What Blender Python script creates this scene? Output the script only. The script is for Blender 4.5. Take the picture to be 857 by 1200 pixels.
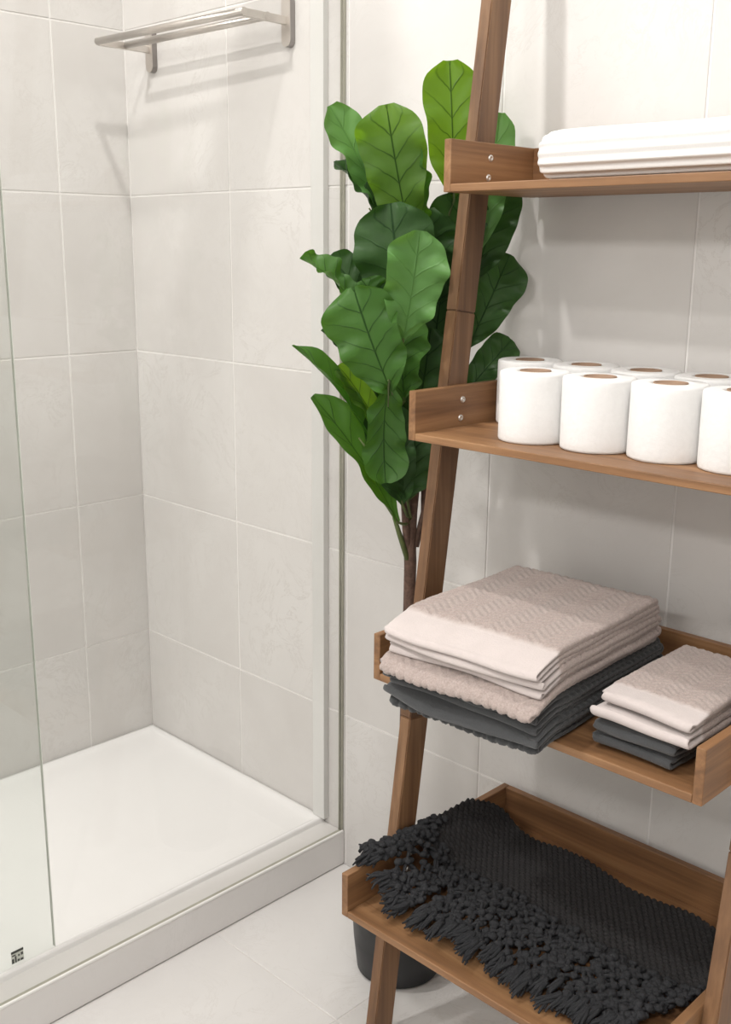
import bpy, bmesh, math, random
import numpy as np
from mathutils import Vector, Matrix

for o in list(bpy.data.objects):
    bpy.data.objects.remove(o, do_unlink=True)
scene = bpy.context.scene
COL = scene.collection
random.seed(7)
rng = np.random.default_rng(11)

# ------------------------------------------------------------------ camera
F = 1248.19                               # focal length in pixels of the 857x1200 frame
CAM = np.array([2.0467, -1.3455, 1.2092])
RM = np.array([[0.71073526, 0.70341051, 0.00830909],      # right
               [0.17442453, -0.16477337, -0.97078619],    # down
               [-0.68149209, 0.69142129, -0.23980229]])   # forward
cd = bpy.data.cameras.new('camera')
cd.sensor_fit = 'VERTICAL'
cd.sensor_height = 36.0
cd.lens = F / 1200 * 36.0
cd.clip_start = 0.02
cam = bpy.data.objects.new('camera', cd)
COL.objects.link(cam)
cam.matrix_world = Matrix(((RM[0][0], -RM[1][0], -RM[2][0], CAM[0]),
                           (RM[0][1], -RM[1][1], -RM[2][1], CAM[1]),
                           (RM[0][2], -RM[1][2], -RM[2][2], CAM[2]),
                           (0, 0, 0, 1)))
scene.camera = cam


def ray(px):
    return RM.T @ np.array([(px[0] - 428.5) / F, (px[1] - 600) / F, 1.0])


def on(px, axis, val):                    # a pixel's point on the plane axis = val
    d = ray(px)
    return CAM + d * ((val - CAM[axis]) / d[axis])


def at(px, depth):                        # a pixel's point at a viewing depth
    return CAM + ray(px) * depth


# ------------------------------------------------------------------ world, lamps, exposure
CEIL = 2.70
w = bpy.data.worlds.new('world')
scene.world = w
w.use_nodes = True
w.node_tree.nodes['Background'].inputs[0].default_value = (0.8, 0.85, 0.9, 1)
w.node_tree.nodes['Background'].inputs[1].default_value = 0.3
scene.view_settings.view_transform = 'Standard'
scene.view_settings.look = 'None'
scene.view_settings.gamma = 1.0
scene.view_settings.use_curve_mapping = False
scene.view_settings.exposure = 0.06

WARM = (1.0, 0.975, 0.945)
LAMPS = [  # x, y, radius, watts
    (0.89, -0.56, 0.035, 12.0),
    (1.95, -1.00, 0.05, 6.5),
    (0.52, -1.68, 0.06, 25.0),
    (2.50, -2.10, 0.08, 18.0),
]
for lx, ly, lr, lw in LAMPS:
    ld = bpy.data.lights.new('downlight_lamp', 'AREA')
    ld.shape = 'DISK'
    ld.size = lr * 2
    ld.energy = lw
    ld.color = WARM
    lo = bpy.data.objects.new('downlight_lamp', ld)
    lo.location = (lx, ly, CEIL - 0.012)
    COL.objects.link(lo)
FILL = (1.35, -2.52, 2.0)                  # assumed strip lamp for soft fill, on the wall behind the camera
ld = bpy.data.lights.new('fill_strip_lamp', 'AREA')
ld.shape = 'RECTANGLE'
ld.size, ld.size_y = 0.9, 0.16
ld.energy = 13
ld.color = (1.0, 0.98, 0.96)
lo = bpy.data.objects.new('fill_strip_lamp', ld)
lo.location = FILL
lo.rotation_euler = (math.radians(90), 0, 0)
COL.objects.link(lo)


# ------------------------------------------------------------------ material helpers
class NT:
    def __init__(self, name):
        self.m = bpy.data.materials.new(name)
        self.m.use_nodes = True
        self.t = self.m.node_tree
        self.b = self.t.nodes['Principled BSDF']
        self.out = self.t.nodes['Material Output']

    def n(self, typ, **kw):
        nd = self.t.nodes.new(typ)
        for k, v in kw.items():
            if k.startswith('i_'):
                key = k[2:]
                nd.inputs[int(key) if key.isdigit() else key.replace('_', ' ')].default_value = v
            else:
                setattr(nd, k, v)
        return nd

    def l(self, a, b):
        self.t.links.new(a, b)

    def math(self, op, a, b=None, c=None, clamp=False):
        nd = self.t.nodes.new('ShaderNodeMath')
        nd.operation = op
        nd.use_clamp = clamp
        for i, v in enumerate((a, b, c)):
            if v is None:
                continue
            if isinstance(v, (int, float)):
                nd.inputs[i].default_value = v
            else:
                self.l(v, nd.inputs[i])
        return nd.outputs[0]

    def ramp(self, fac, stops):
        nd = self.t.nodes.new('ShaderNodeValToRGB')
        els = nd.color_ramp.elements
        while len(els) < len(stops):
            els.new(0.5)
        for e, (p, c) in zip(els, stops):
            e.position = p
            e.color = (*c, 1)
        self.l(fac, nd.inputs[0])
        return nd.outputs[0]

    def mixc(self, fac, a, b, mode='MIX'):
        nd = self.t.nodes.new('ShaderNodeMix')
        nd.data_type = 'RGBA'
        nd.blend_type = mode
        for s, v in ((0, fac), (6, a), (7, b)):
            if isinstance(v, (int, float)):
                nd.inputs[s].default_value = v
            elif isinstance(v, tuple):
                nd.inputs[s].default_value = (*v, 1) if len(v) == 3 else v
            else:
                self.l(v, nd.inputs[s])
        return nd.outputs[2]

    def bump(self, h, strength, dist):
        nd = self.n('ShaderNodeBump', i_Strength=strength, i_Distance=dist)
        self.l(h, nd.inputs['Height'])
        self.l(nd.outputs[0], self.b.inputs['Normal'])

    def coords(self, scale=(1, 1, 1), rnd=True):
        tc = self.n('ShaderNodeTexCoord')
        mp = self.n('ShaderNodeMapping')
        mp.inputs['Scale'].default_value = scale
        src = tc.outputs['Object']
        if rnd:
            oi = self.n('ShaderNodeObjectInfo')
            k = self.math('MULTIPLY', oi.outputs['Random'], 37.0)
            cb = self.n('ShaderNodeCombineXYZ')
            for i in range(3):
                self.l(k, cb.inputs[i])
            ad = self.n('ShaderNodeVectorMath', operation='ADD')
            self.l(src, ad.inputs[0])
            self.l(cb.outputs[0], ad.inputs[1])
            src = ad.outputs[0]
        self.l(src, mp.inputs['Vector'])
        return mp.outputs[0]

    def noise(self, vec, scale, detail=4, rough=0.55, dist=0.0):
        nd = self.n('ShaderNodeTexNoise', i_Scale=scale, i_Detail=detail, i_Roughness=rough, i_Distortion=dist)
        self.l(vec, nd.inputs['Vector'])
        return nd.outputs['Fac']


def plain(name, col, rough=0.5, metal=0.0, bump=None, var=0.0, spec=0.5):
    t = NT(name)
    t.b.inputs['Roughness'].default_value = rough
    t.b.inputs['Metallic'].default_value = metal
    t.b.inputs['Specular IOR Level'].default_value = spec
    v = t.coords()
    nz = t.noise(v, 30 if bump is None else bump[0], 4)
    lo = tuple(max(0, c * (1 - var)) for c in col)
    hi = tuple(min(1, c * (1 + var)) for c in col)
    t.l(t.ramp(nz, [(0.3, lo), (0.7, hi)]), t.b.inputs['Base Color'])
    if bump:
        t.bump(nz, bump[1], bump[2])
    return t.m


def tile_mat(name, c0, c1, vein, rough):
    t = NT(name)
    v = t.coords()
    big = t.noise(v, 3.2, 5, 0.6, 0.4)
    col = t.ramp(big, [(0.3, c0), (0.7, c1)])
    fine = t.noise(v, 9.0, 8, 0.7, 1.6)
    line = t.math('ABSOLUTE', t.math('SUBTRACT', fine, 0.5))
    vm = t.math('SUBTRACT', 1.0, t.math('MULTIPLY', line, 55.0), clamp=True)
    vm = t.math('MULTIPLY', vm, t.math('MULTIPLY', t.math('SUBTRACT', big, 0.42, clamp=True), 2.2))
    col = t.mixc(vm, col, vein)
    t.l(col, t.b.inputs['Base Color'])
    t.b.inputs['Roughness'].default_value = rough
    t.b.inputs['Specular IOR Level'].default_value = 0.45
    t.bump(fine, 0.03, 0.002)
    return t.m


def wood_mat(name, axis, light, mid, dark):
    t = NT(name)
    sc = [26.0, 26.0, 26.0]
    sc[axis] = 1.6
    v = t.coords(tuple(sc))
    a = t.noise(v, 1.0, 5, 0.6, 0.9)
    sc2 = [150.0, 150.0, 150.0]
    sc2[axis] = 5.0
    v2 = t.coords(tuple(sc2))
    b = t.noise(v2, 1.0, 3, 0.6, 0.2)
    k = t.math('ADD', t.math('MULTIPLY', a, 0.75), t.math('MULTIPLY', b, 0.25))
    col = t.ramp(k, [(0.32, dark), (0.5, mid), (0.66, light)])
    oi = t.n('ShaderNodeObjectInfo')
    br = t.math('ADD', t.math('MULTIPLY', oi.outputs['Random'], 0.22), 0.88)
    hs = t.n('ShaderNodeHueSaturation')
    t.l(br, hs.inputs['Value'])
    t.l(col, hs.inputs['Color'])
    t.l(hs.outputs[0], t.b.inputs['Base Color'])
    t.b.inputs['Roughness'].default_value = 0.48
    t.bump(b, 0.12, 0.001)
    return t.m


def towel_mat(name, main, hem):
    t = NT(name)
    at_ = t.n('ShaderNodeAttribute', attribute_name='hem')
    v = t.coords()
    nz = t.noise(v, 420, 3, 0.7)
    nb = t.noise(v, 40, 3, 0.6)
    m0 = tuple(c * 0.8 for c in main)
    m1 = tuple(min(1, c * 1.18) for c in main)
    col = t.ramp(nz, [(0.3, m0), (0.7, m1)])
    h0 = tuple(c * 0.93 for c in hem)
    hc = t.ramp(nb, [(0.3, h0), (0.7, hem)])
    col = t.mixc(at_.outputs['Fac'], col, hc)
    t.l(col, t.b.inputs['Base Color'])
    t.b.inputs['Roughness'].default_value = 0.95
    t.b.inputs['Specular IOR Level'].default_value = 0.1
    t.b.inputs['Sheen Weight'].default_value = 0.25
    t.b.inputs['Sheen Roughness'].default_value = 0.6
    t.bump(nz, 0.5, 0.0015)
    return t.m


def leaf_mat(name, base, back, vein, trans, amount):
    t = NT(name)
    uv = t.n('ShaderNodeUVMap')
    sp = t.n('ShaderNodeSeparateXYZ')
    t.l(uv.outputs[0], sp.inputs[0])
    a = t.math('ABSOLUTE', t.math('SUBTRACT', t.math('MULTIPLY', sp.outputs[0], 2.0), 1.0))
    u = sp.outputs[1]
    mid = t.math('SUBTRACT', 1.0, t.math('MULTIPLY', a, 26.0), clamp=True)
    s = t.math('MULTIPLY', t.math('SUBTRACT', u, t.math('MULTIPLY', t.math('POWER', a, 0.8), 0.22)), 5.5)
    nzv = t.noise(t.coords(), 22, 3)
    s = t.math('ADD', s, t.math('MULTIPLY', nzv, 0.5))
    fr = t.math('ABSOLUTE', t.math('SUBTRACT', t.math('FRACT', s), 0.5))
    lat = t.math('SUBTRACT', 1.0, t.math('MULTIPLY', fr, 17.0), clamp=True)
    lat = t.math('MULTIPLY', lat, t.math('SUBTRACT', 1.15, a, clamp=True))
    vn = t.math('MAXIMUM', mid, t.math('MULTIPLY', lat, 0.8))
    n2 = t.noise(t.coords(), 14, 5)
    c1 = tuple(c * 0.7 for c in base)
    c2 = tuple(min(1, c * 1.25) for c in base)
    col = t.ramp(n2, [(0.3, c1), (0.7, c2)])
    col = t.mixc(vn, col, vein)
    geo = t.n('ShaderNodeNewGeometry')
    colf = t.mixc(geo.outputs['Backfacing'], col, t.mixc(vn, back, vein))
    t.l(colf, t.b.inputs['Base Color'])
    t.b.inputs['Roughness'].default_value = 0.42
    t.b.inputs['Specular IOR Level'].default_value = 0.18 if 'dark' in name else 0.26
    hgt = t.math('ADD', t.math('MULTIPLY', vn, -0.8), t.math('MULTIPLY', n2, 0.3))
    t.bump(hgt, 0.5, 0.003)
    tr = t.n('ShaderNodeBsdfTranslucent')
    t.l(t.mixc(vn, trans, vein), tr.inputs[0])
    mx = t.n('ShaderNodeMixShader', i_0=amount)
    t.l(t.b.outputs[0], mx.inputs[1])
    t.l(tr.outputs[0], mx.inputs[2])
    t.l(mx.outputs[0], t.out.inputs[0])
    return t.m


def glass_mat(name, tint):
    t = NT(name)
    t.t.nodes.remove(t.b)
    tr = t.n('ShaderNodeBsdfTransparent')
    tr.inputs[0].default_value = (*tint, 1)
    gl = t.n('ShaderNodeBsdfGlossy', i_Roughness=0.0)
    fr = t.n('ShaderNodeFresnel', i_IOR=1.45)
    geo = t.n('ShaderNodeNewGeometry')       # the same reflectance on both faces of the sheet
    t.l(t.math('ADD', 1.45, t.math('MULTIPLY', geo.outputs['Backfacing'], 1 / 1.45 - 1.45)), fr.inputs['IOR'])
    mx = t.n('ShaderNodeMixShader')
    t.l(t.math('MULTIPLY', fr.outputs[0], 0.6), mx.inputs[0])
    t.l(tr.outputs[0], mx.inputs[1])
    t.l(gl.outputs[0], mx.inputs[2])
    t.l(mx.outputs[0], t.out.inputs[0])
    return t.m


M = {}
M['tile'] = tile_mat('wall_tile', (0.635, 0.612, 0.59), (0.71, 0.692, 0.672), (0.545, 0.515, 0.485), 0.34)
M['ftile'] = tile_mat('floor_tile', (0.71, 0.69, 0.672), (0.78, 0.762, 0.745), (0.62, 0.59, 0.56), 0.30)
M['grout'] = plain('grout', (0.84, 0.82, 0.80), 0.9, var=0.03)
M['fgrout'] = plain('floor_grout', (0.74, 0.71, 0.69), 0.9, var=0.03)
M['curb'] = tile_mat('curb_stone', (0.72, 0.70, 0.68), (0.77, 0.75, 0.735), (0.66, 0.64, 0.62), 0.3)
M['paint'] = plain('white_paint', (0.66, 0.655, 0.645), 0.8, var=0.01)
M['acrylic'] = plain('white_acrylic', (0.86, 0.85, 0.84), 0.22, var=0.005)
M['glass'] = glass_mat('clear_glass', (0.99, 0.99, 0.986))
M['glassd'] = glass_mat('door_glass', (0.965, 0.978, 0.967))
M['gedge'] = plain('glass_edge', (0.78, 0.80, 0.75), 0.3, var=0.05)
M['seal'] = plain('clear_seal', (0.40, 0.39, 0.32), 0.4, var=0.1)
M['silicone'] = plain('white_silicone', (0.88, 0.87, 0.84), 0.35, var=0.01)
M['satin'] = plain('satin_white_metal', (0.72, 0.72, 0.70), 0.3, 0.25, var=0.01)
M['nickel'] = plain('brushed_nickel', (0.62, 0.58, 0.54), 0.30, 0.9, var=0.04)
M['plate_shade'] = plain('shaded_plate_edge', (0.30, 0.28, 0.27), 0.35, 0.9, var=0.04)  # plate sides: shade and dark reflection painted into the nickel colour
WL, WMD, WD = (0.345, 0.188, 0.088), (0.235, 0.118, 0.052), (0.125, 0.060, 0.027)
M['woodx'] = wood_mat('acacia_wood_across', 0, WL, WMD, WD)
M['woody'] = wood_mat('acacia_wood_depth', 1, WL, WMD, WD)
M['woodz'] = wood_mat('acacia_wood_upright', 2, (0.290, 0.160, 0.080), (0.190, 0.098, 0.047), (0.100, 0.050, 0.025))
M['screw'] = plain('steel_screw', (0.75, 0.73, 0.70), 0.3, 0.8, var=0.05)
M['paper'] = plain('tissue_paper', (0.82, 0.815, 0.805), 0.95, bump=(160, 0.25, 0.002), var=0.02, spec=0.1)
M['card'] = plain('cardboard_core', (0.33, 0.22, 0.15), 0.9, var=0.08)
M['wtowel'] = plain('white_cotton', (0.80, 0.795, 0.785), 0.95, bump=(500, 0.3, 0.001), var=0.02, spec=0.1)
M['beige'] = towel_mat('beige_terry', (0.385, 0.315, 0.288), (0.58, 0.515, 0.495))
M['dark'] = towel_mat('charcoal_terry', (0.040, 0.042, 0.044), (0.066, 0.068, 0.071))
M['knit'] = plain('charcoal_knit', (0.032, 0.0305, 0.031), 0.95, bump=(600, 0.6, 0.001), var=0.25, spec=0.12)
M['yarn'] = plain('charcoal_yarn', (0.033, 0.0335, 0.036), 0.95, bump=(700, 0.6, 0.001), var=0.3, spec=0.12)
M['pot'] = plain('black_plastic', (0.022, 0.023, 0.025), 0.5, var=0.1)
M['soil'] = plain('potting_soil', (0.05, 0.035, 0.025), 0.95, bump=(80, 0.8, 0.01), var=0.4)
M['bark'] = plain('brown_bark', (0.12, 0.07, 0.05), 0.85, bump=(120, 0.7, 0.004), var=0.35)
M['twig'] = plain('green_twig', (0.10, 0.13, 0.04), 0.7, var=0.3)
M['print'] = plain('black_print', (0.03, 0.035, 0.03), 0.6, var=0.1)
M['sticker'] = plain('clear_sticker', (0.62, 0.64, 0.58), 0.5, var=0.05)
M['lens'] = plain('lamp_lens', (0.9, 0.9, 0.88), 0.4)
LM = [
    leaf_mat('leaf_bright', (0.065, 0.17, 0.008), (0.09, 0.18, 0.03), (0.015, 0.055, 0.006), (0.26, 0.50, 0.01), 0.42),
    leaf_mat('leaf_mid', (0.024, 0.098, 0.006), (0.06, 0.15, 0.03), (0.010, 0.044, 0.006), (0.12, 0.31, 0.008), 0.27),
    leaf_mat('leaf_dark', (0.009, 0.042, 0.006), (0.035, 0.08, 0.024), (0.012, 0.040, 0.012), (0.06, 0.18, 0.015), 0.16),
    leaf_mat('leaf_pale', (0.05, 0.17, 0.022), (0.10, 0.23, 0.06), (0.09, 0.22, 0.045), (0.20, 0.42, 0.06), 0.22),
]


# ------------------------------------------------------------------ object helpers
def link(name, me, mat, parent=None, smooth=False, label=None):
    o = bpy.data.objects.new(name, me)
    COL.objects.link(o)
    if mat is not None and not me.materials:
        me.materials.append(M[mat] if isinstance(mat, str) else mat)
    if smooth:
        me.polygons.foreach_set('use_smooth', [True] * len(me.polygons))
    if parent is not None:
        o.parent = parent
        if parent.parent is None:           # a part: its mesh is in world coordinates
            o.matrix_parent_inverse = Matrix.Translation(-parent.location)
    if label:
        o['label'] = label
    return o


def tag(o, label, cat, group=None, kind=None):
    o['label'] = label
    o['category'] = cat
    if group:
        o['group'] = group
    if kind:
        o['kind'] = kind
    return o


def empty(name, loc, label, cat, group=None):
    o = bpy.data.objects.new(name, None)
    o.location = loc
    o.empty_display_size = 0.05
    COL.objects.link(o)
    return tag(o, label, cat, group)


def mesh(name, verts, faces):
    me = bpy.data.meshes.new(name)
    me.from_pydata([tuple(map(float, v)) for v in verts], [], faces)
    me.update()
    return me


def from_bm(name, bm):
    bmesh.ops.recalc_face_normals(bm, faces=bm.faces)
    me = bpy.data.meshes.new(name)
    bm.to_mesh(me)
    bm.free()
    return me


def box_bm(bm, a, b, bevel=0.0, seg=1):
    vs = [bm.verts.new((x, y, z)) for x in (a[0], b[0]) for y in (a[1], b[1]) for z in (a[2], b[2])]
    fs = [(0, 1, 3, 2), (4, 6, 7, 5), (0, 4, 5, 1), (2, 3, 7, 6), (0, 2, 6, 4), (1, 5, 7, 3)]
    faces = [bm.faces.new([vs[i] for i in q]) for q in fs]
    if bevel > 0:
        ed = {e for f in faces for e in f.edges}
        bmesh.ops.bevel(bm, geom=list(ed), offset=bevel, segments=seg, affect='EDGES', profile=0.5)


def box(name, a, b, mat, parent=None, bevel=0.0, seg=1, label=None):
    bm = bmesh.new()
    a2 = [min(p, q) for p, q in zip(a, b)]
    b2 = [max(p, q) for p, q in zip(a, b)]
    box_bm(bm, a2, b2, bevel, seg)
    return link(name, from_bm(name, bm), mat, parent, label=label)


def tube_data(path, radii, n=10, cap=True):
    P = [np.array(p, float) for p in path]
    vs, fs = [], []
    up = np.array([0.3, 0.2, 1.0])
    for i, p in enumerate(P):
        d = P[min(i + 1, len(P) - 1)] - P[max(i - 1, 0)]
        d /= np.linalg.norm(d) + 1e-12
        a = np.cross(d, up)
        if np.linalg.norm(a) < 1e-3:
            a = np.cross(d, (1, 0, 0))
        a /= np.linalg.norm(a)
        b = np.cross(d, a)
        r = radii[i] if hasattr(radii, '__len__') else radii
        for k in range(n):
            th = 2 * math.pi * k / n
            vs.append(p + r * (math.cos(th) * a + math.sin(th) * b))
    for i in range(len(P) - 1):
        for k in range(n):
            k2 = (k + 1) % n
            fs.append((i * n + k, i * n + k2, (i + 1) * n + k2, (i + 1) * n + k))
    if cap:
        fs.append(tuple(range(n))[::-1])
        fs.append(tuple((len(P) - 1) * n + k for k in range(n)))
    return vs, fs


def tube(name, path, radii, mat, parent=None, n=12, label=None):
    vs, fs = tube_data(path, radii, n)
    bm = bmesh.new()
    bv = [bm.verts.new(v) for v in vs]
    for f in fs:
        bm.faces.new([bv[i] for i in f])
    me = from_bm(name, bm)
    o = link(name, me, mat, parent, label=label)
    for p in me.polygons:
        p.use_smooth = len(p.vertices) == 4
    return o


def lathe(name, prof, c, mat, parent=None, n=40, label=None, closed=False, fn=None):
    vs, fs = [], []
    m = len(prof)
    for k in range(n):
        th = 2 * math.pi * k / n
        for j, (r, z) in enumerate(prof):
            if fn:
                r, z = fn(r, z, th)
            vs.append((c[0] + r * math.cos(th), c[1] + r * math.sin(th), c[2] + z))
    mm = m if closed else m - 1
    for k in range(n):
        k2 = (k + 1) % n
        for j in range(mm):
            j2 = (j + 1) % m
            fs.append((k * m + j, k2 * m + j, k2 * m + j2, k * m + j2))
    bm = bmesh.new()
    bv = [bm.verts.new(v) for v in vs]
    for f in fs:
        bm.faces.new([bv[i] for i in f])
    bmesh.ops.remove_doubles(bm, verts=bm.verts, dist=1e-6)
    me = from_bm(name, bm)
    o = link(name, me, mat, parent, smooth=True, label=label)
    return o


def struct(o, label=None):
    o['kind'] = 'structure'
    if label:
        o['label'] = label
    return o


# ------------------------------------------------------------------ room shell
X1, Y1 = 3.2, -2.6
GR = 0.0015                                # joint recess and half of the joint width
wall_r = struct(box('wall_right', (-0.1, GR, -0.1), (X1, 0.1, CEIL), 'grout'), 'pale grey tiled wall behind the wooden ladder shelf')
wall_b = struct(box('wall_back', (-0.1, Y1, -0.1), (-GR, GR, CEIL), 'grout'), 'pale grey tiled wall at the back of the shower')
floor = struct(box('floor', (0, Y1, -0.1), (X1, 0, -GR), 'fgrout'), 'pale tiled bathroom floor')
struct(box('ceiling', (-0.1, Y1, CEIL), (X1, 0.1, CEIL + 0.08), 'paint'), 'plain white ceiling')
struct(box('wall_left', (-0.1, Y1 - 0.1, -0.1), (X1, Y1, CEIL), 'paint'), 'plain white painted wall')
struct(box('wall_front', (X1, Y1, -0.1), (X1 + 0.1, 0.1, CEIL), 'paint'), 'plain white painted wall')

_tiles = {}


def tile_mesh(wd, ht):
    k = (round(wd, 4), round(ht, 4))
    if k not in _tiles:
        c = 0.0009
        x, y = wd / 2, ht / 2
        v = []
        for (i, zz) in ((0, -0.009), (0, -c), (c, 0.0)):
            v += [(-x + i, -y + i, zz), (x - i, -y + i, zz), (x - i, y - i, zz), (-x + i, y - i, zz)]
        f = [(8, 9, 10, 11)]
        for b in (0, 4):
            f += [(b + j, b + (j + 1) % 4, b + 4 + (j + 1) % 4, b + 4 + j) for j in range(4)]
        _tiles[k] = mesh('tile', v, f)
    return _tiles[k]


def lay(parent, us, vs, frame, mat):       # us, vs joint positions; frame maps (u, v, w) to the world
    fx = Matrix(frame)
    for u0, u1 in zip(us, us[1:]):
        for v0, v1 in zip(vs, vs[1:]):
            me = tile_mesh(u1 - u0 - 2 * GR, v1 - v0 - 2 * GR)
            if not me.materials:
                me.materials.append(M[mat])
            o = bpy.data.objects.new('tile', me)
            COL.objects.link(o)
            o.parent = parent
            jit = random.uniform(-0.0003, 0.0003)
            o.matrix_basis = fx @ Matrix.Translation(((u0 + u1) / 2, (v0 + v1) / 2, jit))


TS = 0.33
zs = [0.0] + [0.325 + TS * k for k in range(8)] + [CEIL]
xs = [0.0, 0.342] + [0.342 + TS * k for k in range(1, 9)] + [X1]
ys = [0.0, 0.17] + [0.17 + TS * k for k in range(1, 8)] + [2.6]
# wall_right: normal -y, u = x, v = z
lay(wall_r, xs, zs, ((1, 0, 0, 0), (0, 0, -1, 0), (0, 1, 0, 0), (0, 0, 0, 1)), 'tile')
# wall_back: normal +x, u = -y, v = z
lay(wall_b, ys, zs, ((0, 0, 1, 0), (-1, 0, 0, 0), (0, 1, 0, 0), (0, 0, 0, 1)), 'tile')
fxs = [0.672, 0.985] + [0.985 + TS * k for k in range(1, 7)] + [X1]
fys = [0.0] + [0.325 + TS * k for k in range(0, 7)] + [2.6]
# floor: normal +z, u = x, v = y (negative)
lay(floor, fxs, [-y for y in reversed(fys)], ((1, 0, 0, 0), (0, 1, 0, 0), (0, 0, 1, 0), (0, 0, 0, 1)), 'ftile')

# ------------------------------------------------------------------ shower: curb, tray, screen, door
ZC = 0.072
CX = 0.669
struct(box('shower_curb', (0.602, Y1, 0.0), (CX, 0.0, ZC), 'curb', bevel=0.003, seg=3), 'low pale stone curb along the shower')

# tray: lofted rectangular rings, one mesh
TY = -1.55


def ring(x0, x1, y0, y1, z, r, n=5):
    pts = []
    for cx, cy, a0 in ((x1 - r, y1 - r, 0), (x0 + r, y1 - r, 90), (x0 + r, y0 + r, 180), (x1 - r, y0 + r, 270)):
        for k in range(n):
            a = math.radians(a0 + 90 * k / (n - 1))
            pts.append((cx + r * math.cos(a), cy + r * math.sin(a), z))
    return pts


TX = 0.612
rings = [ring(0.001, TX, TY, -0.001, 0.0, 0.004), ring(0.001, TX, TY, -0.001, 0.079, 0.004),
         ring(0.004, TX - 0.003, TY + 0.003, -0.004, 0.0825, 0.004),
         ring(0.014, TX - 0.006, TY + 0.02, -0.014, 0.0832, 0.006),
         ring(0.018, TX - 0.010, TY + 0.024, -0.018, 0.0800, 0.008),
         ring(0.026, TX - 0.020, TY + 0.032, -0.026, 0.0770, 0.012),
         ring(0.050, TX - 0.050, TY + 0.06, -0.050, 0.0755, 0.03),
         ring(0.20, TX - 0.2, TY + 0.3, -0.25, 0.072, 0.05)]
vs, fs = [], []
for r in rings:
    vs += r
nr = len(rings[0])
for i in range(len(rings) - 1):
    for k in range(nr):
        k2 = (k + 1) % nr
        fs.append((i * nr + k, i * nr + k2, (i + 1) * nr + k2, (i + 1) * nr + k))
fs.append(tuple(range((len(rings) - 1) * nr, len(rings) * nr)))
tray = link('shower_tray', mesh('shower_tray', vs, fs), 'acrylic', smooth=True)
tag(tray, 'glossy white rectangular shower tray with raised rim', 'shower tray')

HT = 2.02
scr = empty('shower_screen', (0.655, 0.0, ZC), 'clear fixed glass shower screen standing on the pale curb', 'shower screen')
SXp = 0.659
box('glass_pane', (SXp, -1.30, ZC + 0.001), (SXp + 0.006, -0.006, HT), 'glass', scr)
box('seal_strip', (SXp - 0.002, -0.006, ZC), (SXp + 0.007, -0.001, HT), 'seal', scr, label='dark olive seal strip against the wall')
box('bead', (SXp + 0.0065, -1.30, ZC - 0.001), (SXp + 0.0108, -0.003, ZC + 0.0045), 'silicone', scr, 0.0018, 3, label='white silicone bead along the glass foot')
box('bottom_seal', (SXp - 0.001, -1.30, ZC - 0.001), (SXp + 0.006, -0.006, ZC + 0.002), 'seal', scr)
box('wall_channel', (0.589, -0.013, 0.0835), (0.6225, 0.0, HT), 'satin', scr, 0.0015, 2, label='satin white channel fixed upright to the tiles')
box('header_rail', (0.59, -1.56, HT), (0.668, 0.0, HT + 0.03), 'satin', scr, 0.002, 2)

door = empty('door_1', (0.603, -0.61, 0.085), 'frameless sliding glass shower door with a small printed mark', 'door')
door['kind'] = 'structure'
DY = -0.606
box('glass_pane', (0.600, -1.50, 0.0845), (0.606, DY - 0.0012, HT), 'glassd', door)
box('glass_edge', (0.600, DY - 0.0012, 0.0845), (0.606, DY, HT), 'gedge', door)
# little printed mark low on the door
sc_ = on((20.5, 1120), 0, 0.6066)
st = box('printed_mark', (0.6063, sc_[1] - 0.0105, sc_[2] - 0.011), (0.6068, sc_[1] + 0.0105, sc_[2] + 0.011), 'sticker', door)
for (a0, a1, b0, b1) in ((-1, 1, .62, 1), (-.95, -.6, -.95, -.2), (-.45, -.2, -.95, .1), (-.05, .3, -.9, -.55), (.45, .9, -.95, -.6),
                         (.55, .9, -.1, .35), (-.9, -.3, .2, .4), (.1, .35, -.1, .2)):
    box('print_stroke', (0.6066, sc_[1] + a0 * 0.0105, sc_[2] + b0 * 0.011), (0.6071, sc_[1] + a1 * 0.0105, sc_[2] + b1 * 0.011), 'print', st)

# ------------------------------------------------------------------ towel rack on the shower wall
ZR = 1.597
rack = empty('towel_rack', (0.31, 0.0, ZR), 'brushed nickel two-bar towel rack mounted on the shower wall', 'towel rack')
RX = (0.106, 0.526)
TYP = (-0.128, -0.108)


def pill(x, zc, hw, hh, y0, y1):
    bm = bmesh.new()
    pts = []
    for k in range(13):
        a = math.pi * k / 12
        pts.append((x + hw * math.cos(a), zc + hh - hw + hw * math.sin(a)))
    for k in range(13):
        a = math.pi + math.pi * k / 12
        pts.append((x + hw * math.cos(a), zc - hh + hw + hw * math.sin(a)))
    f0 = [bm.verts.new((p[0], y0, p[1])) for p in pts]
    f1 = [bm.verts.new((p[0], y1, p[1])) for p in pts]
    bm.faces.new(f0)
    bm.faces.new(f1[::-1])
    for i in range(len(pts)):
        j = (i + 1) % len(pts)
        bm.faces.new((f0[i], f1[i], f1[j], f0[j]))
    return from_bm('wall_plate', bm)


for x, ty in zip(RX, TYP):
    wp_ = link('wall_plate', pill(x, ZR - 0.002, 0.0112, 0.0416, -0.013, -0.0115), 'nickel', rack)
    link('plate_body', pill(x, ZR - 0.002, 0.0115, 0.042, -0.0115, 0.0), 'plate_shade', wp_, label='thick edge of the plate with its shade painted dark')
    box('arm', (x - 0.0035, ty, ZR - 0.008), (x + 0.0035, -0.006, ZR + 0.006), 'nickel', rack, 0.0012, 2)
for fr_ in (1.0, 0.52):
    p0 = (RX[0] - 0.004, TYP[0] * fr_, ZR)
    p1 = (RX[1] + 0.004, TYP[1] * fr_, ZR)
    tube('bar', [p0, p1], 0.0068, 'nickel', rack, 16)

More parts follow.
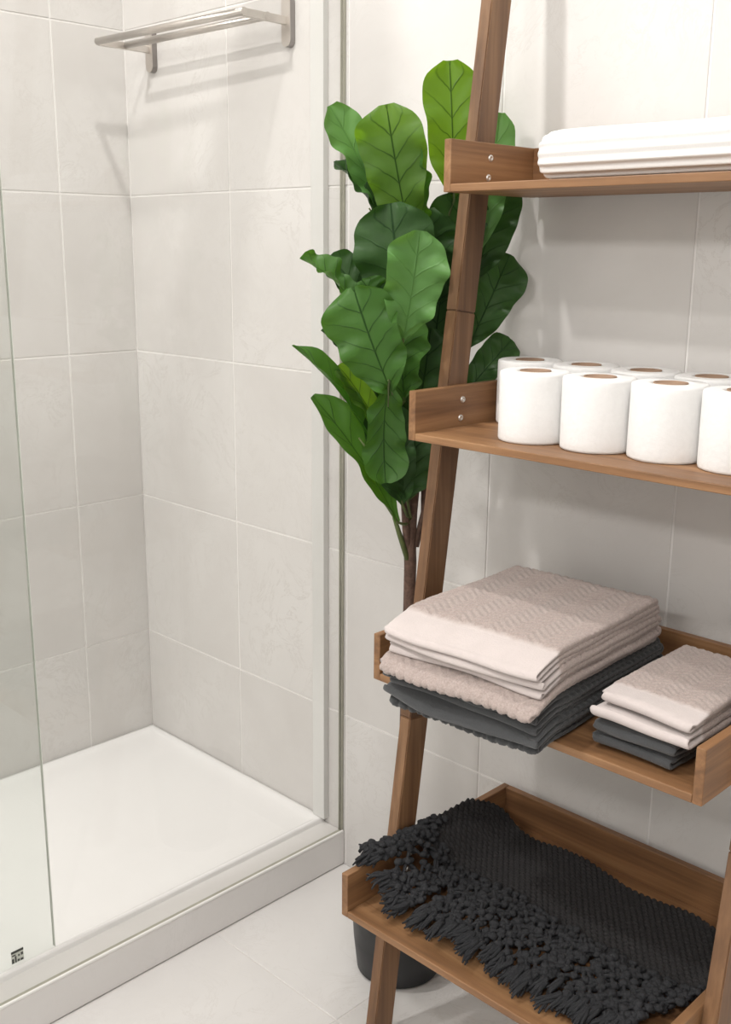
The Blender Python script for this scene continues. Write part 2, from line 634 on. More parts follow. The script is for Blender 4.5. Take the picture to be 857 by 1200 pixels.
# ------------------------------------------------------------------ ladder shelf
XL, XR = 1.070, 1.571
LEGW = 0.020
lad = empty('ladder_shelf', (1.32, -0.2, 0.0), 'leaning acacia wood ladder shelf with four tray shelves', 'shelf')


def yf(z):
    return -0.3287 + 0.1359 * z


def leg_piece(x0, x1, z0, z1):
    bm = bmesh.new()
    v = []
    for z, dz in ((z0, 0.0), (z1, 0.0)):
        for x in (x0, x1):
            for d in (0, 0.042):
                # ends of the upper pieces are square to the leg
                v.append(bm.verts.new((x, yf(z) + d, z - (0.0057 * d / 0.042 if 0.05 < z else 0))))
    q = [(0, 1, 3, 2), (4, 6, 7, 5), (0, 4, 5, 1), (2, 3, 7, 6), (0, 2, 6, 4), (1, 5, 7, 3)]
    fcs = [bm.faces.new([v[i] for i in k]) for k in q]
    bmesh.ops.bevel(bm, geom=list({e for f in fcs for e in f.edges}), offset=0.0014, segments=2, affect='EDGES')
    return from_bm('leg_segment', bm)


for x0 in (XL - LEGW, XR):
    for z0, z1 in ((0.0, 0.532), (0.5325, 1.126), (1.1265, 2.05)):
        link('leg_segment', leg_piece(x0, x0 + LEGW, z0, z1), 'woodz', lad)

PT = 0.012                                 # panel thickness
SH = [(-0.211, 1.284), (-0.272, 0.954), (-0.336, 0.620), (-0.397, 0.271)]   # front y, bottom z
YB = -0.016
PH = 0.068
BT = 0.0105


def screw(x, y, z, s, par):
    prof = [(0.0001, 0.0012), (0.0016, 0.0012), (0.0018, 0.0022), (0.0040, 0.0020), (0.0047, 0.0010), (0.0048, 0.0)]
    vs, fs = [], []
    n = 16
    for k in range(n):
        th = 2 * math.pi * k / n
        for r, h in prof:
            vs.append((x + s * h, y + r * math.cos(th), z + r * math.sin(th)))
    m = len(prof)
    for k in range(n):
        for j in range(m - 1):
            k2 = (k + 1) % n
            fs.append((k * m + j, k2 * m + j, k2 * m + j + 1, k * m + j + 1))
    bm = bmesh.new()
    bv = [bm.verts.new(v) for v in vs]
    for f in fs:
        bm.faces.new([bv[i] for i in f])
    link('screw', from_bm('screw', bm), 'screw', par, smooth=True, label='small steel screw head')


for fy, bz in SH:
    bd = box('shelf_board', (XL + PT, fy, bz), (XR - PT, YB - PT, bz + BT), 'woodx', lad, 0.0012, 2)
    for s, x0 in ((1, XL), (-1, XR - PT)):
        box('side_panel', (x0, fy, bz), (x0 + PT, YB, bz + PH), 'woody', bd, 0.0012, 2)
        for zz in (0.022, 0.048):
            yy = yf(bz + zz) + 0.021
            screw(x0 + (PT if s > 0 else 0), yy, bz + zz, s, bd)
    box('back_panel', (XL + PT, YB - PT, bz), (XR - PT, YB, bz + PH), 'woodx', bd, 0.0012, 2)

# ------------------------------------------------------------------ toilet rolls
ZB2 = SH[1][1] + BT
RR, RH = 0.0462, 0.092
ordn = ['first', 'second', 'third', 'fourth', 'fifth']
rolls = [('front', [(1.221, -0.192), (1.315, -0.185), (1.409, -0.178), (1.503, -0.178)]),
         ('back', [(1.1295, -0.079), (1.2225, -0.075), (1.316, -0.076), (1.4095, -0.076), (1.503, -0.077)])]
for row, cs in rolls:
    for i, (rx, ry) in enumerate(cs):
        lab = ('white toilet roll at the plant end of the %s row' % row) if i == 0 else \
              ('white toilet roll, %s from the plant in the %s row' % (ordn[i], row))
        r = empty('toilet_roll', (rx, ry, ZB2), lab, 'toilet roll', 'toilet rolls on the shelf')
        ph = random.uniform(0, 6.28)
        rc = 0.0205

        def wob(rad, z, th, ph=ph):
            if rad > 0.03:
                rad *= 1 + 0.006 * math.sin(3 * th + ph) + 0.004 * math.sin(7 * th + 2 * ph + 40 * z)
            return rad, z
        prof = [(rc, 0.0), (RR - 0.003, 0.0), (RR - 0.0006, 0.0015)] + \
               [(RR, 0.004 + (RH - 0.008) * k / 8) for k in range(9)] + \
               [(RR - 0.0008, RH - 0.0015), (RR - 0.004, RH), (0.036, RH - 0.0008), (0.028, RH + 0.0003), (rc, RH - 0.001)]
        lathe('paper', prof, (rx, ry, ZB2), 'paper', r, 64, closed=True, fn=wob)
        sq = random.uniform(0.86, 0.97)
        lathe('core', [(rc, 0.0), (rc, RH + 0.0004), (rc - 0.0014, RH + 0.0004), (rc - 0.0014, 0.0)], (rx, ry, ZB2), 'card', r, 40, closed=True,
              label='brown cardboard core')

# ------------------------------------------------------------------ folded towels


def grid_mesh(name, V, closed_u=False):
    nu, nv = V.shape[:2]
    me = bpy.data.meshes.new(name)
    me.vertices.add(nu * nv)
    me.vertices.foreach_set('co', V.reshape(-1).astype(np.float32))
    i = np.arange(nu if closed_u else nu - 1)
    j = np.arange(nv - 1)
    I, J = np.meshgrid(i, j, indexing='ij')
    I2 = (I + 1) % nu
    q = np.stack([I * nv + J, I2 * nv + J, I2 * nv + J + 1, I * nv + J + 1], -1).reshape(-1, 4)
    nq = len(q)
    me.loops.add(nq * 4)
    me.polygons.add(nq)
    me.loops.foreach_set('vertex_index', q.reshape(-1).astype(np.int32))
    me.polygons.foreach_set('loop_start', (np.arange(nq) * 4).astype(np.int32))
    me.polygons.foreach_set('use_smooth', np.ones(nq, bool))
    me.update(calc_edges=True)
    me.validate()
    return me


def smooth_noise(x, y, seed, k=6, fmin=8, fmax=40):
    r = np.random.default_rng(seed)
    o = np.zeros_like(x)
    for _ in range(k):
        f = r.uniform(fmin, fmax)
        a = r.uniform(0, 6.28)
        o += np.sin(f * (x * math.cos(a) + y * math.sin(a)) + r.uniform(0, 6.28)) / k
    return o


def folded_towel(name, label, cat, group, x0, x1, yfr, ybk, z0, nlay, t, pitch, mat, yaw=0.0, seed=1, step=0.0022,
                 hemw=0.035, chev=0.0011, lip=None, droop=None, terry=0, chp=0.0125, chw=0.052, wave=0.003):
    """A sheet folded to and fro (folds at the front and back), swept along x."""
    r = np.random.default_rng(seed)
    lip = lip or [0.0] * nlay
    path = []
    R = pitch / 2
    # bottom layer first, starting at the back; U-turns alternate front / back
    for L in range(nlay):
        z = z0 + t / 2 + L * pitch
        a, b = ybk - R, yfr + R + lip[L]
        if L % 2 == 1:
            a, b = yfr + R + lip[L - 1], ybk - R
        n = max(8, int(abs(b - a) / step))
        for k in range(n):
            path.append((a + (b - a) * k / n, z, L, 0))
        if L < nlay - 1:
            sgn = -1 if L % 2 == 0 else 1
            m = 12
            for k in range(m):
                th = -math.pi / 2 + math.pi * k / m
                path.append((b + sgn * R * math.cos(th), z + R + R * math.sin(th), L, 1))
    last = path[-1]
    P = np.array([(p[0], p[1]) for p in path])
    T = np.gradient(P, axis=0)
    T /= np.linalg.norm(T, axis=1)[:, None] + 1e-12
    N = np.stack([-T[:, 1], T[:, 0]], 1)
    ht = t / 2 * 0.97
    # outline around the path: out along +N, round the end, back along -N
    loop, nrm, src = [], [], []
    for i in range(len(P)):
        loop.append(P[i]); nrm.append(N[i]); src.append(i)
    for k in range(1, 6):
        th = math.pi * k / 6
        loop.append(P[-1]); nrm.append(N[-1] * math.cos(th) + T[-1] * math.sin(th)); src.append(len(P) - 1)
    for i in range(len(P) - 1, -1, -1):
        loop.append(P[i]); nrm.append(-N[i]); src.append(i)
    for k in range(1, 6):
        th = math.pi * k / 6
        loop.append(P[0]); nrm.append(-N[0] * math.cos(th) - T[0] * math.sin(th)); src.append(0)
    loop = np.array(loop); nrm = np.array(nrm); src = np.array(src)
    Lay = np.array([p[2] for p in path])[src]
    nx = max(10, int((x1 - x0) / step))
    xe = np.concatenate([[0, 0, 0.0015, 0.004], np.linspace(0.008, (x1 - x0) - 0.008, nx), [x1 - x0 - 0.004, x1 - x0 - 0.0015, x1 - x0, x1 - x0]])
    thick = np.concatenate([[0.02, 0.45, 0.75, 0.95], np.ones(nx), [0.95, 0.75, 0.45, 0.02]])
    X = x0 + xe[None, :] + 0 * loop[:, :1]
    Y0 = loop[:, :1] + 0 * X
    Z0 = loop[:, 1:] + 0 * X
    # each layer's side edges are a little uneven
    jit = np.array([r.uniform(-0.004, 0.004) for _ in range(nlay)])
    side = (X - (x0 + x1) / 2) / ((x1 - x0) / 2)
    X = X + jit[Lay][:, None] * np.abs(side) ** 2 * np.sign(side) * 1.0 + 0.0022 * smooth_noise(Y0, Z0 * 8, seed + 5, 5, 20, 90) * np.abs(side) ** 3
    # displacement along the normal: chevrons away from the hem, terry noise
    dist = Y0 - yfr
    frontw = np.clip(1 - dist / 0.05, 0, 1) ** 1.5
    hem = np.clip((hemw - dist) / 0.006 + 0.5 + 0.35 * smooth_noise(X, Y0, seed + 9, 5, 100, 600), 0, 1)
    if terry:                               # the lowest fold turns its looped side out
        hem = np.where(Lay[:, None] < 2, 0.0, hem)
        hem[src < 0] = 0
    tri = np.abs(((X / chw) % 1.0) - 0.5) * 2
    ph = (Y0 + tri * chw * 0.42) / chp
    ch = np.abs(np.sin(math.pi * ph)) ** 0.55
    dsp = (ch * chev + r.normal(0, 0.00032, X.shape)) * (1 - hem) - 0.0004 * hem
    hh = ht * thick[None, :] * (1 - 0.42 * frontw) + dsp * thick[None, :]
    Yd = Y0 + nrm[:, :1] * hh
    Zd = Z0 + nrm[:, 1:] * hh
    # soft sag shared by the whole pile, more at the front lips
    top = (Z0 - z0) / max(nlay * pitch, 1e-6)
    Zd = Zd + wave * smooth_noise(X, Y0 * 0.7, 77, 6, 14, 45) * top
    frontw = np.clip(1 - dist / 0.05, 0, 1) ** 1.5
    Zd = Zd + 0.0052 * frontw * smooth_noise(X, Lay[:, None] * 0.035 + 0 * X, seed + 31, 5, 18, 60) * np.clip(top * 4, 0, 1)
    Yd = Yd + 0.0075 * frontw * smooth_noise(X, Lay[:, None] * 0.05 + 0 * X, seed + 21, 5, 12, 50)
    if droop:
        yd, kd = droop
        Zd = Zd - kd * np.clip(yd - Yd, 0, 1) ** 1.6
    c, s = math.cos(yaw), math.sin(yaw)
    cx, cy = (x0 + x1) / 2, (yfr + ybk) / 2
    XX = cx + (X - cx) * c - (Yd - cy) * s
    YY = cy + (X - cx) * s + (Yd - cy) * c
    V = np.stack([XX, YY, Zd], -1)
    V -= np.array([cx, cy, z0])
    me = grid_mesh(name, V, closed_u=True)
    at_ = me.attributes.new('hem', 'FLOAT', 'POINT')
    at_.data.foreach_set('value', np.clip(hem, 0, 1).reshape(-1).astype(np.float32))
    o = link(name, me, mat)
    o.location = (cx, cy, z0)
    return tag(o, label, cat, group)


ZB3 = SH[2][1] + BT
DR = (-0.338, 1.4)
folded_towel('folded_bath_towel', 'large charcoal towel folded under the large beige towel', 'towel', 'folded towels on the shelf',
             1.142, 1.378, -0.392, -0.080, ZB3 + 0.0036, 8, 0.0061, 0.0073, 'dark', math.radians(2.2), 3, lip=[0.010, 0, 0.0, 0, 0.008, 0, 0.002, 0], droop=DR, hemw=0.05, chev=0.0030, terry=1)
ZT = ZB3 + 0.0036 + 7 * 0.0073 + 0.0061 + 0.0050
folded_towel('folded_bath_towel', 'large beige chevron towel with pale hem on the charcoal towel', 'towel', 'folded towels on the shelf',
             1.146, 1.380, -0.396, -0.100, ZT, 8, 0.0061, 0.0073, 'beige', math.radians(2.8), 8, lip=[-0.008, 0, 0.008, 0, 0.003, 0, 0.0, 0], droop=DR, hemw=0.042, chev=0.0030, terry=1)
zz = ZB3 + 0.0028
for i, (mt, lab) in enumerate((('dark', 'small charcoal washcloth at the bottom of the small pile'),
                               ('dark', 'small charcoal washcloth under the two small beige ones'),
                               ('beige', 'small beige washcloth between a beige and a charcoal one'),
                               ('beige', 'small beige chevron washcloth on top of the small pile'))):
    folded_towel('folded_washcloth', lab, 'washcloth', 'folded washcloths on the shelf',
                 1.418 + 0.002 * (i % 2), (1.524 if i < 2 else 1.543), -0.315 - 0.003 * (i % 3), -0.098 - 0.004 * (i % 2), zz, 2, 0.0078, 0.0092, mat=mt,
                 yaw=math.radians(-1.5 + 0.8 * i), seed=20 + i * 3, step=0.0018, hemw=0.034, chev=0.0023, chp=0.011, chw=0.044, wave=0.0012)
    zz += 0.0092 + 0.0078 + 0.0014

# ------------------------------------------------------------------ white ribbed towel on the upper shelf
ZB1 = SH[0][1] + BT
bw0, bw1, bf, bb = 1.192, 1.553, -0.188, -0.034
Hh = 0.064
nu, nv = 190, 90
th = np.linspace(0, 2 * math.pi, nu, endpoint=False)
xx = np.concatenate([[0, 0], 0.024 * (1 - np.cos(np.linspace(0, math.pi / 2, 9)))[1:], np.linspace(0.026, (bw1 - bw0) - 0.026, nv), (bw1 - bw0) - 0.024 * (1 - np.cos(np.linspace(math.pi / 2, 0, 9)))[:-1], [bw1 - bw0] * 2])
end = np.minimum(xx, (bw1 - bw0) - xx)
sc = np.where(end < 0.024, np.sqrt(np.clip(1 - (1 - end / 0.024) ** 2, 0, 1)), 1.0)
sc = 0.55 + 0.45 * sc
sc[0] = sc[-1] = 0.001
hy, hz = (bb - bf) / 2, Hh / 2
cs_, sn_ = np.cos(th), np.sin(th)
pw = 0.66
py = np.sign(cs_) * np.abs(cs_) ** pw * hy
pz = np.sign(sn_) * np.abs(sn_) ** pw * hz
arc = np.concatenate([[0], np.cumsum(np.hypot(np.diff(py), np.diff(pz)))])
rib = 0.0017 * np.cos(2 * math.pi * arc / (arc[-1] / 30))
fd = np.clip((sc - 0.55) / 0.45, 0, 1)[None, :]
Yw = (py[:, None] + (rib * cs_)[:, None] * fd) * sc[None, :]
Zw = (pz[:, None] + (rib * np.sign(sn_) * np.abs(sn_) ** 0.5)[:, None] * fd) * sc[None, :]
Xw = xx[None, :] + 0 * Yw + 0.0
Zw = Zw + 0.0015 * smooth_noise(Xw, Yw, 5, 5, 10, 40) * np.clip(Zw / hz, 0, 1)
Zw = np.maximum(Zw, -hz)
V = np.stack([Xw, Yw + (bf + bb) / 2, Zw + hz], -1)
me = grid_mesh('ribbed_towel', V, True)
ot = link('ribbed_towel', me, 'wtowel')
ot.location = (bw0, 0, ZB1)
tag(ot, 'folded white ribbed towel lying along the upper shelf', 'towel')

# ------------------------------------------------------------------ charcoal fringed throw on the bottom shelf
ZB4 = SH[3][1] + BT
thr = empty('fringed_throw', (1.30, -0.2, ZB4), 'charcoal woven throw with knotted tassel fringe on the bottom shelf', 'throw')
PZ = SH[3][1] + PH                         # top of the side panels


def zsurf(x, y):
    """height of the cloth's underside"""
    x = np.asarray(x, float); y = np.asarray(y, float)
    base = ZB4 + 0.006 + 0.006 * (0.5 + 0.5 * smooth_noise(x, y, 91, 6, 20, 60))
    left = 1 / (1 + np.exp((x - 1.122) / 0.012))
    right = 1 / (1 + np.exp(-(x - 1.538) / 0.006))
    ridge = 0.012 * np.exp(-((x - 1.24) / 0.05) ** 2)
    return base + ridge + (PZ + 0.005 - base) * left + 0.02 * right


bx0, bx1 = 1.0735, 1.548
by0, by1 = -0.232, -0.072
stp = 0.0017
gx = np.arange(0, 1.00001, 1 / int((bx1 - bx0) / stp))
gy = np.arange(0, 1.00001, 1 / int((by1 - by0) / stp))
U, W = np.meshgrid(gx, gy, indexing='ij')
Xb = bx0 + (bx1 - bx0) * U
backline = by1 - 0.040 * np.exp(-((Xb - bx0) / 0.03) ** 2) + 0.004 * np.sin(Xb * 40) - 0.02 * np.clip((Xb - 1.45) / 0.1, 0, 1)
frontline = by0 - 0.030 * np.exp(-((Xb - bx0) / 0.05) ** 2) + 0.006 * np.sin(Xb * 25 + 1)
Yb = frontline + (backline - frontline) * W
pt = 0.0102
k1 = 2 * math.pi / pt
hb = (0.5 + 0.5 * np.cos(k1 * Xb) * np.cos(k1 * 0.5 * 1.7 * Yb)) * 1.0
row_i = np.floor(Yb / (pt * 0.68))
xo = Xb / pt + 0.5 * (row_i % 2)
du = (xo % 1.0) - 0.5
dv = (Yb / (pt * 0.68)) % 1.0 - 0.5
pe = np.clip(1 - (du * 2) ** 2 * 1.1 - (dv * 2) ** 2 * 1.1, 0, 1) ** 0.5
Zb = zsurf(Xb, Yb) + 0.006 + 0.0056 * pe
edge = np.minimum.reduce([U * (bx1 - bx0), (1 - U) * (bx1 - bx0), W * 0.16, (1 - W) * 0.16])
Zb = Zb - 0.005 * np.clip(1 - edge / 0.005, 0, 1) ** 2
top = np.stack([Xb, Yb, Zb], -1)
nU, nW = U.shape
under = np.stack([Xb[::6, ::6], Yb[::6, ::6], zsurf(Xb[::6, ::6], Yb[::6, ::6])], -1)
me = grid_mesh('woven_body', top)
link('woven_body', me, 'knit', thr)
# second, lower fold showing at the back-left edge
Xc = bx0 + 0.004 + (bx1 - bx0 - 0.01) * U[::3, ::3]
Yc = (frontline + (backline + 0.006 - frontline) * W)[::3, ::3]
low = np.stack([Xc, Yc, zsurf(Xc, Yc) + 0.001 + 0.0012 * smooth_noise(Xc, Yc, 3, 6, 200, 500)], -1)
lo2 = np.stack([Xc, Yc, zsurf(Xc, Yc) - 0.0035], -1)
nn = low.shape[1]
# closed sheet: over and under
sheet = np.concatenate([low, lo2[:, ::-1]], axis=1)
sheet = np.concatenate([sheet, sheet[:, :1]], axis=1)
link('under_fold', grid_mesh('under_fold', sheet), 'knit', thr)

ico = bmesh.new()
bmesh.ops.create_icosphere(ico, subdivisions=2, radius=1.0)
ICO_V = np.array([v.co[:] for v in ico.verts])
ICO_F = [tuple(v.index for v in f.verts) for f in ico.faces]
ico.free()


class Acc:
    def __init__(self):
        self.v, self.f, self.k = [], [], 0

    def add(self, V, Fc):
        self.v.append(np.asarray(V))
        self.f += [tuple(i + self.k for i in q) for q in Fc]
        self.k += len(V)

    def build(self, name, mat, parent, label=None):
        me = mesh(name, np.concatenate(self.v), self.f)
        return link(name, me, mat, parent, smooth=True, label=label)


def knot(acc, c, r, d):
    V = ICO_V.copy()
    V *= (1 + 0.13 * rng.normal(size=(len(V), 1)))
    V[:, 2] *= 0.85
    a = rng.uniform(0, 6.28)
    ca, sa = math.cos(a), math.sin(a)
    V = V @ np.array([[ca, sa, 0], [-sa, ca, 0], [0, 0, 1]])
    acc.add(np.asarray(c) + V * r * np.array([1.0, 1.0, 0.9]), ICO_F)


def tassel(start, direc, length, nk, lift=0.0):
    """a knotted cord ending in a tuft; start and direction in plan"""
    acc = Acc()
    d = np.array(direc, float)
    d /= np.linalg.norm(d)
    q = np.array([-d[1], d[0]])
    kl = length * 0.80
    wob = rng.uniform(0, 6.28)
    zprev = None

    def pos(s, off, h):
        p = np.array(start) + d * s + q * (off + 0.004 * math.sin(wob + s * 60))
        if -0.305 < p[1] < -0.215:           # keep clear of the ladder's leg
            p[0] = max(p[0], 1.080)
        z = float(zsurf(p[0], p[1]))
        return np.array([p[0], p[1], z + h + lift])
    for k in range(nk):
        s = kl * (k + 0.3) / nk
        hump = 0.010 + 0.007 * math.sin(math.pi * (k + 0.5) / nk)
        off = (0.0042 if k % 2 else -0.0042) + rng.normal(0, 0.0012)
        r = rng.uniform(0.0052, 0.0070)
        knot(acc, pos(s, off, hump + rng.uniform(-0.002, 0.003)), r, d)
        knot(acc, pos(s + kl / nk * 0.5, -off * 0.7, hump - 0.004 + rng.uniform(-0.002, 0.002)), r * 0.88, d)
        # cords linking the knots
        if zprev is not None:
            a = zprev
            b = pos(s, off, hump)
            vs, fs = tube_data([a, (a + b) / 2 + np.array([0, 0, 0.002]), b], 0.0026, 6)
            acc.add(vs, fs)
        zprev = pos(s, off, hump)
    for k in range(9):
        s0 = kl - 0.006
        off = rng.uniform(-0.003, 0.003)
        fan = rng.uniform(-0.010, 0.010)
        L = (length - kl) * rng.uniform(0.75, 1.15)
        pts, rad = [], []
        for j in range(6):
            u = j / 5
            pts.append(pos(s0 + L * u, off + fan * u + 0.002 * math.sin(5 * u + k), 0.009 * (1 - u) + 0.002 + 0.003 * math.sin(3 * u + k)))
            rad.append(0.0030 * (1 - 0.6 * u ** 2))
        vs, fs = tube_data(pts, rad, 6)
        acc.add(vs, fs)
    return acc.build('tassel', 'yarn', thr)


# the front fringe
nT = 54
for i in range(nT):
    x = 1.085 + (1.545 - 1.085) * i / (nT - 1) + rng.normal(0, 0.0015)
    y = -0.226 - 0.006 * math.sin(x * 25 + 1) * 0 + rng.normal(0, 0.002)
    slant = -0.10 + rng.normal(0, 0.10)
    ln = 0.148 + 0.010 * math.sin(i * 1.9) + rng.normal(0, 0.004)
    if x > 1.5:
        slant -= 0.25
    tassel((x, y), (slant, -1.0), ln, 9 if i % 2 else 8)
# the corner over the side panel: tassels bunched on its top edge
for i in range(10):
    y = -0.205 - 0.013 * i
    tassel((1.105 + rng.normal(0, 0.003), y), (-0.75, -0.55 + rng.normal(0, 0.15)), 0.062 + rng.uniform(-0.008, 0.008), 3, 0.001)

# ------------------------------------------------------------------ potted fiddle-leaf fig
PC = np.array([0.958, -0.150])
plant = empty('potted_fig_plant', (PC[0], PC[1], 0), 'fiddle-leaf fig with large green leaves in a black pot', 'plant')
pr_ = [(0.0001, 0.0), (0.066, 0.0), (0.072, 0.004), (0.078, 0.06), (0.083, 0.145), (0.087, 0.146), (0.088, 0.160), (0.085, 0.162), (0.081, 0.158), (0.079, 0.14)]
lathe('pot', pr_, (PC[0], PC[1], 0), 'pot', plant, 48)
lathe('soil', [(0.0001, 0.142), (0.03, 0.145), (0.06, 0.141), (0.0805, 0.136)], (PC[0], PC[1], 0), 'soil', plant, 32)
DT = float(RM[2] @ (np.array([PC[0], PC[1], 0.8]) - CAM))     # viewing depth of the trunk


def dep(px, off=0.0):                       # point at the trunk's distance, off metres nearer
    p = on(px, 2, 0) if False else None
    d = ray(px)
    hv = np.array([RM[2][0], RM[2][1]])
    hv = hv / np.linalg.norm(hv)
    # vertical plane through the trunk facing the viewer, shifted towards the viewer
    t = ((PC - CAM[:2]) @ hv - off) / (d[:2] @ hv)
    return CAM + d * t


tr_px = [(480, 700), (481, 660), (480, 628), (483, 600), (490, 540), (500, 470), (508, 400), (514, 330), (520, 260)]
tp = [np.array([PC[0], PC[1], 0.13]), np.array([PC[0] + 0.004, PC[1] + 0.002, 0.40])] + [dep(p) for p in tr_px]
rad = [0.0105, 0.0098, 0.0095, 0.0098, 0.0105, 0.0085, 0.0065, 0.006, 0.0055, 0.005, 0.004]
tube('trunk', tp, rad, 'bark', plant, 14)
br2 = [dep((480, 650)), dep((476, 620), 0.01), dep((474, 590), 0.015), dep((470, 540), 0.02), dep((468, 470), 0.02), dep((466, 400), 0.02), dep((462, 330), 0.015)]
tube('branch', br2, [0.007, 0.006, 0.0055, 0.005, 0.0045, 0.004, 0.003], 'bark', plant, 10)
br3 = [dep((478, 655), 0.005), dep((468, 625), 0.012), dep((462, 606), 0.014)]
tube('branch', br3, [0.005, 0.004, 0.003], 'twig', plant, 8)
br4 = [dep((487, 640), 0.0), dep((497, 600), -0.002), dep((497, 545), -0.004), dep((496, 520), -0.005)]
tube('branch', br4, [0.006, 0.005, 0.0045, 0.004], 'bark', plant, 8)

LU = [0, 0.04, 0.12, 0.25, 0.4, 0.55, 0.7, 0.82, 0.91, 0.97, 1.0]
LWD = [0.03, 0.12, 0.40, 0.70, 0.82, 0.90, 1.0, 0.98, 0.82, 0.52, 0.06]


def leaf(P0, P1, w, roll=0.0, bend=0.08, fold=0.25, ripple=0.05, mat=1, seed=0, petiole=None, twist=0.0, skew=0.0):
    r = np.random.default_rng(seed + 100)
    P0 = np.array(P0); P1 = np.array(P1)
    ax = P1 - P0
    L = np.linalg.norm(ax)
    ax /= L
    toc = CAM - (P0 + P1) / 2
    n0 = toc - (toc @ ax) * ax
    n0 /= np.linalg.norm(n0)
    s0 = np.cross(ax, n0)
    nu, nv = 36, 17
    u = np.linspace(0, 1, nu)
    v = np.linspace(-1, 1, nv)
    wd = np.interp(u, LU, LWD)
    ker = np.array([1, 2, 3, 2, 1]) / 9
    wd = np.convolve(np.pad(wd, 2, mode='edge'), ker, 'valid') * w / 2
    ph = r.uniform(0, 6.28, 4)
    V = np.zeros((nu, nv, 3))
    for i in range(nu):
        a = math.radians(roll + twist * (u[i] - 0.5))
        nn = n0 * math.cos(a) + s0 * math.sin(a)
        ss = s0 * math.cos(a) - n0 * math.sin(a)
        c = P0 + ax * L * u[i] + nn * (-4 * bend * L * (u[i] - 0.5) ** 2 + bend * L) + ss * skew * L * math.sin(math.pi * u[i])
        for j in range(nv):
            av = abs(v[j])
            sd = 0 if v[j] < 0 else 1
            rp = 1.8 * ripple * w * (math.sin(2 * math.pi * 2.6 * u[i] + ph[sd]) + 0.5 * math.sin(2 * math.pi * 5.1 * u[i] + ph[2 + sd])) * av ** 2.0
            puff = -0.014 * w * math.cos(2 * math.pi * (u[i] - 0.2 * av) * 5.5) * math.sin(math.pi * av)
            wj = wd[i] * (1 + 0.05 * math.sin(9 * u[i] + ph[sd]) * av)
            V[i, j] = c + ss * (v[j] * wj) + nn * (1.35 * fold * av ** 1.3 * wd[i] + rp + puff)
    me = grid_mesh('leaf', V)
    uvl = me.uv_layers.new(name='UVMap')
    UU = np.stack(np.meshgrid(u, (v + 1) / 2, indexing='ij')[::-1], -1).reshape(-1, 2)
    li = np.zeros(len(me.loops), np.int32)
    me.loops.foreach_get('vertex_index', li)
    uvl.data.foreach_set('uv', UU[li].reshape(-1).astype(np.float32))
    o = link('leaf', me, LM[mat], plant)
    if petiole is not None:
        Q = np.array(petiole)
        mid = (P0 + Q) / 2 + np.array([0, 0, -0.005])
        pt_ = tube_data([Q, mid, P0, P0 + ax * L * 0.25 + n0 * 0], [0.0028, 0.0024, 0.0022, 0.0012], 7)
        bm = bmesh.new()
        bv = [bm.verts.new(x) for x in pt_[0]]
        for f in pt_[1]:
            bm.faces.new([bv[i] for i in f])
        link('stalk', from_bm('stalk', bm), 'twig', o, smooth=True)
    return o


PXM = 1.62 / F                              # metres per pixel at the plant
# base pixel, base offset, tip pixel, tip offset, width in pixels, roll, bend, fold, ripple, material, skew
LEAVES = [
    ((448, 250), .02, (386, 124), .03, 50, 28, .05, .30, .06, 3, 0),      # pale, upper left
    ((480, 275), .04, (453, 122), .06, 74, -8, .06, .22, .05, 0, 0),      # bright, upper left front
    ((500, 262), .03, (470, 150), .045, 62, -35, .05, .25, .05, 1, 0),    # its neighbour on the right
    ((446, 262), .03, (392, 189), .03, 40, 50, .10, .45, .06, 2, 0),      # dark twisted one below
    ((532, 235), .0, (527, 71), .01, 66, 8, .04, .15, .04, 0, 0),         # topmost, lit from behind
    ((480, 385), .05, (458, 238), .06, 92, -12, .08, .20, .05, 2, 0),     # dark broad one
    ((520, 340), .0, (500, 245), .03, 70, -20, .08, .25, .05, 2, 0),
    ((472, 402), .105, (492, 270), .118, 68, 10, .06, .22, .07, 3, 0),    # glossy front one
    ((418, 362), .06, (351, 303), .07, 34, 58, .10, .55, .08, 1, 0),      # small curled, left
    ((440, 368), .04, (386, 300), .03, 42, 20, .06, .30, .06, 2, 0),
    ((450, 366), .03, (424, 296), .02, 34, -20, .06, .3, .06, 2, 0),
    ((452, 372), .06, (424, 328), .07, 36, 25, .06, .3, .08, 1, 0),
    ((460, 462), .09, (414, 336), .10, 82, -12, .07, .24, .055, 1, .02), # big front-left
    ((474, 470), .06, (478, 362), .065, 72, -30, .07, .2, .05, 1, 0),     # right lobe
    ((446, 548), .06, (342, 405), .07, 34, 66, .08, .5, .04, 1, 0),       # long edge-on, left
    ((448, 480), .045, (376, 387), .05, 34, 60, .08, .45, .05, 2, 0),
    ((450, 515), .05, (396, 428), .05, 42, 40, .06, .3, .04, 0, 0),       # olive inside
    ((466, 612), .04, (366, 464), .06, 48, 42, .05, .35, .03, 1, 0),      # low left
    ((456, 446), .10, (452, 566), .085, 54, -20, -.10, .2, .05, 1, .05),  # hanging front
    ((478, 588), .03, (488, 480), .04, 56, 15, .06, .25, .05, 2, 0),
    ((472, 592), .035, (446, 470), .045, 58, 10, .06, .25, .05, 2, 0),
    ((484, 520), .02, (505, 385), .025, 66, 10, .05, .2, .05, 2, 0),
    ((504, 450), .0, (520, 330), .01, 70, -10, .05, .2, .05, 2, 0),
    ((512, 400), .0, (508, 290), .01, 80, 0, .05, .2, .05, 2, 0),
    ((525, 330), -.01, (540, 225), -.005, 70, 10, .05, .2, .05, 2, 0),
    ((500, 560), .01, (516, 470), .015, 44, -10, .05, .2, .05, 2, 0),
]
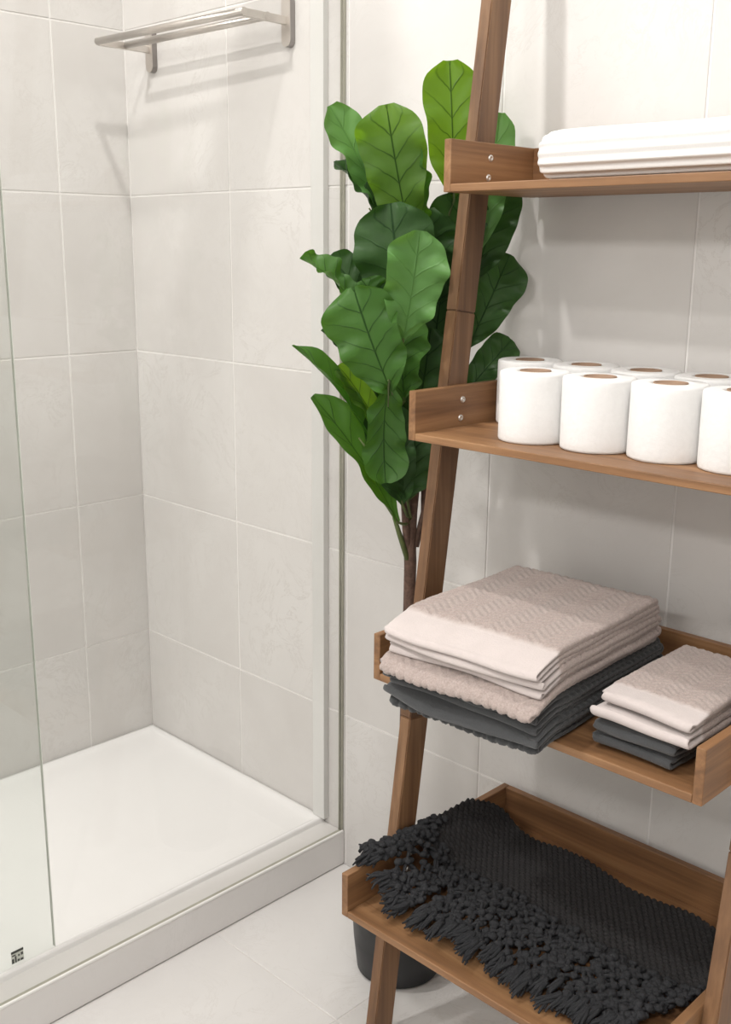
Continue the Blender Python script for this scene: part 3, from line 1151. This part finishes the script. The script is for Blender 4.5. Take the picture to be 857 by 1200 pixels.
stem_px = [(483, 610), (487, 560), (492, 520), (500, 470), (508, 400), (514, 330), (520, 262)]
for i, (b, bo, tpx, to, wp, ro, be, fo, ri, mt, sk) in enumerate(LEAVES):
    P0 = dep(b, bo)
    P1 = dep(tpx, to)
    low = b if b[1] > tpx[1] else tpx
    cand = [dep(q) for q in stem_px] + br2[2:]
    tgt = min(cand, key=lambda c: np.linalg.norm(c - (P0 + np.array([0, 0, -0.04]))))
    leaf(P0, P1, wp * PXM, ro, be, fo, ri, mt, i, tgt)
# leaves on the far side of the ladder leg, in the gap between the leg and the wall
for i, (b, xb, tpx, xt, wp, ro, mt) in enumerate([
        ((560, 300), 1.030, (586, 132), 1.032, 48, 10, 3),
        ((556, 330), 1.020, (590, 212), 1.035, 62, 5, 2),  # dark leaf colour stands for the upper shelf's shadow
        ((548, 408), 1.015, (598, 298), 1.045, 62, 8, 2),
        ((545, 462), 1.020, (600, 398), 1.052, 46, -10, 2)]):
    P0 = on(b, 0, xb)
    P1 = on(tpx, 0, xt)
    tgt = dep(stem_px[min(6, 6 - i)], 0)
    leaf(P0, P1, wp * PXM * 0.97, ro, .05, .2, .05, mt, 60 + i, tgt)

# ------------------------------------------------------------------ lamps out of view
for i, (lx, ly, lr, lw) in enumerate(LAMPS):
    lab = ['recessed ceiling downlight over the shower', 'recessed ceiling downlight above the ladder shelf side',
           'recessed ceiling downlight beside the shower screen', 'recessed ceiling downlight in the middle of the room'][i]
    e = empty('downlight', (lx, ly, CEIL), lab, 'ceiling light', 'ceiling downlights')
    lathe('trim_ring', [(lr + 0.004, -0.001), (lr + 0.006, -0.008), (lr + 0.022, -0.006), (lr + 0.026, 0.0), (lr + 0.004, 0.0)],
          (lx, ly, CEIL), 'paint', e, 32, closed=True)
v = empty('fill_wall_lamp', (FILL[0], Y1, FILL[2]), 'assumed long white strip lamp for soft fill on the painted wall', 'wall lamp')
box('backplate', (FILL[0] - 0.47, Y1, FILL[2] - 0.10), (FILL[0] + 0.47, FILL[1] - 0.012, FILL[2] + 0.10), 'satin', v, 0.004, 2)
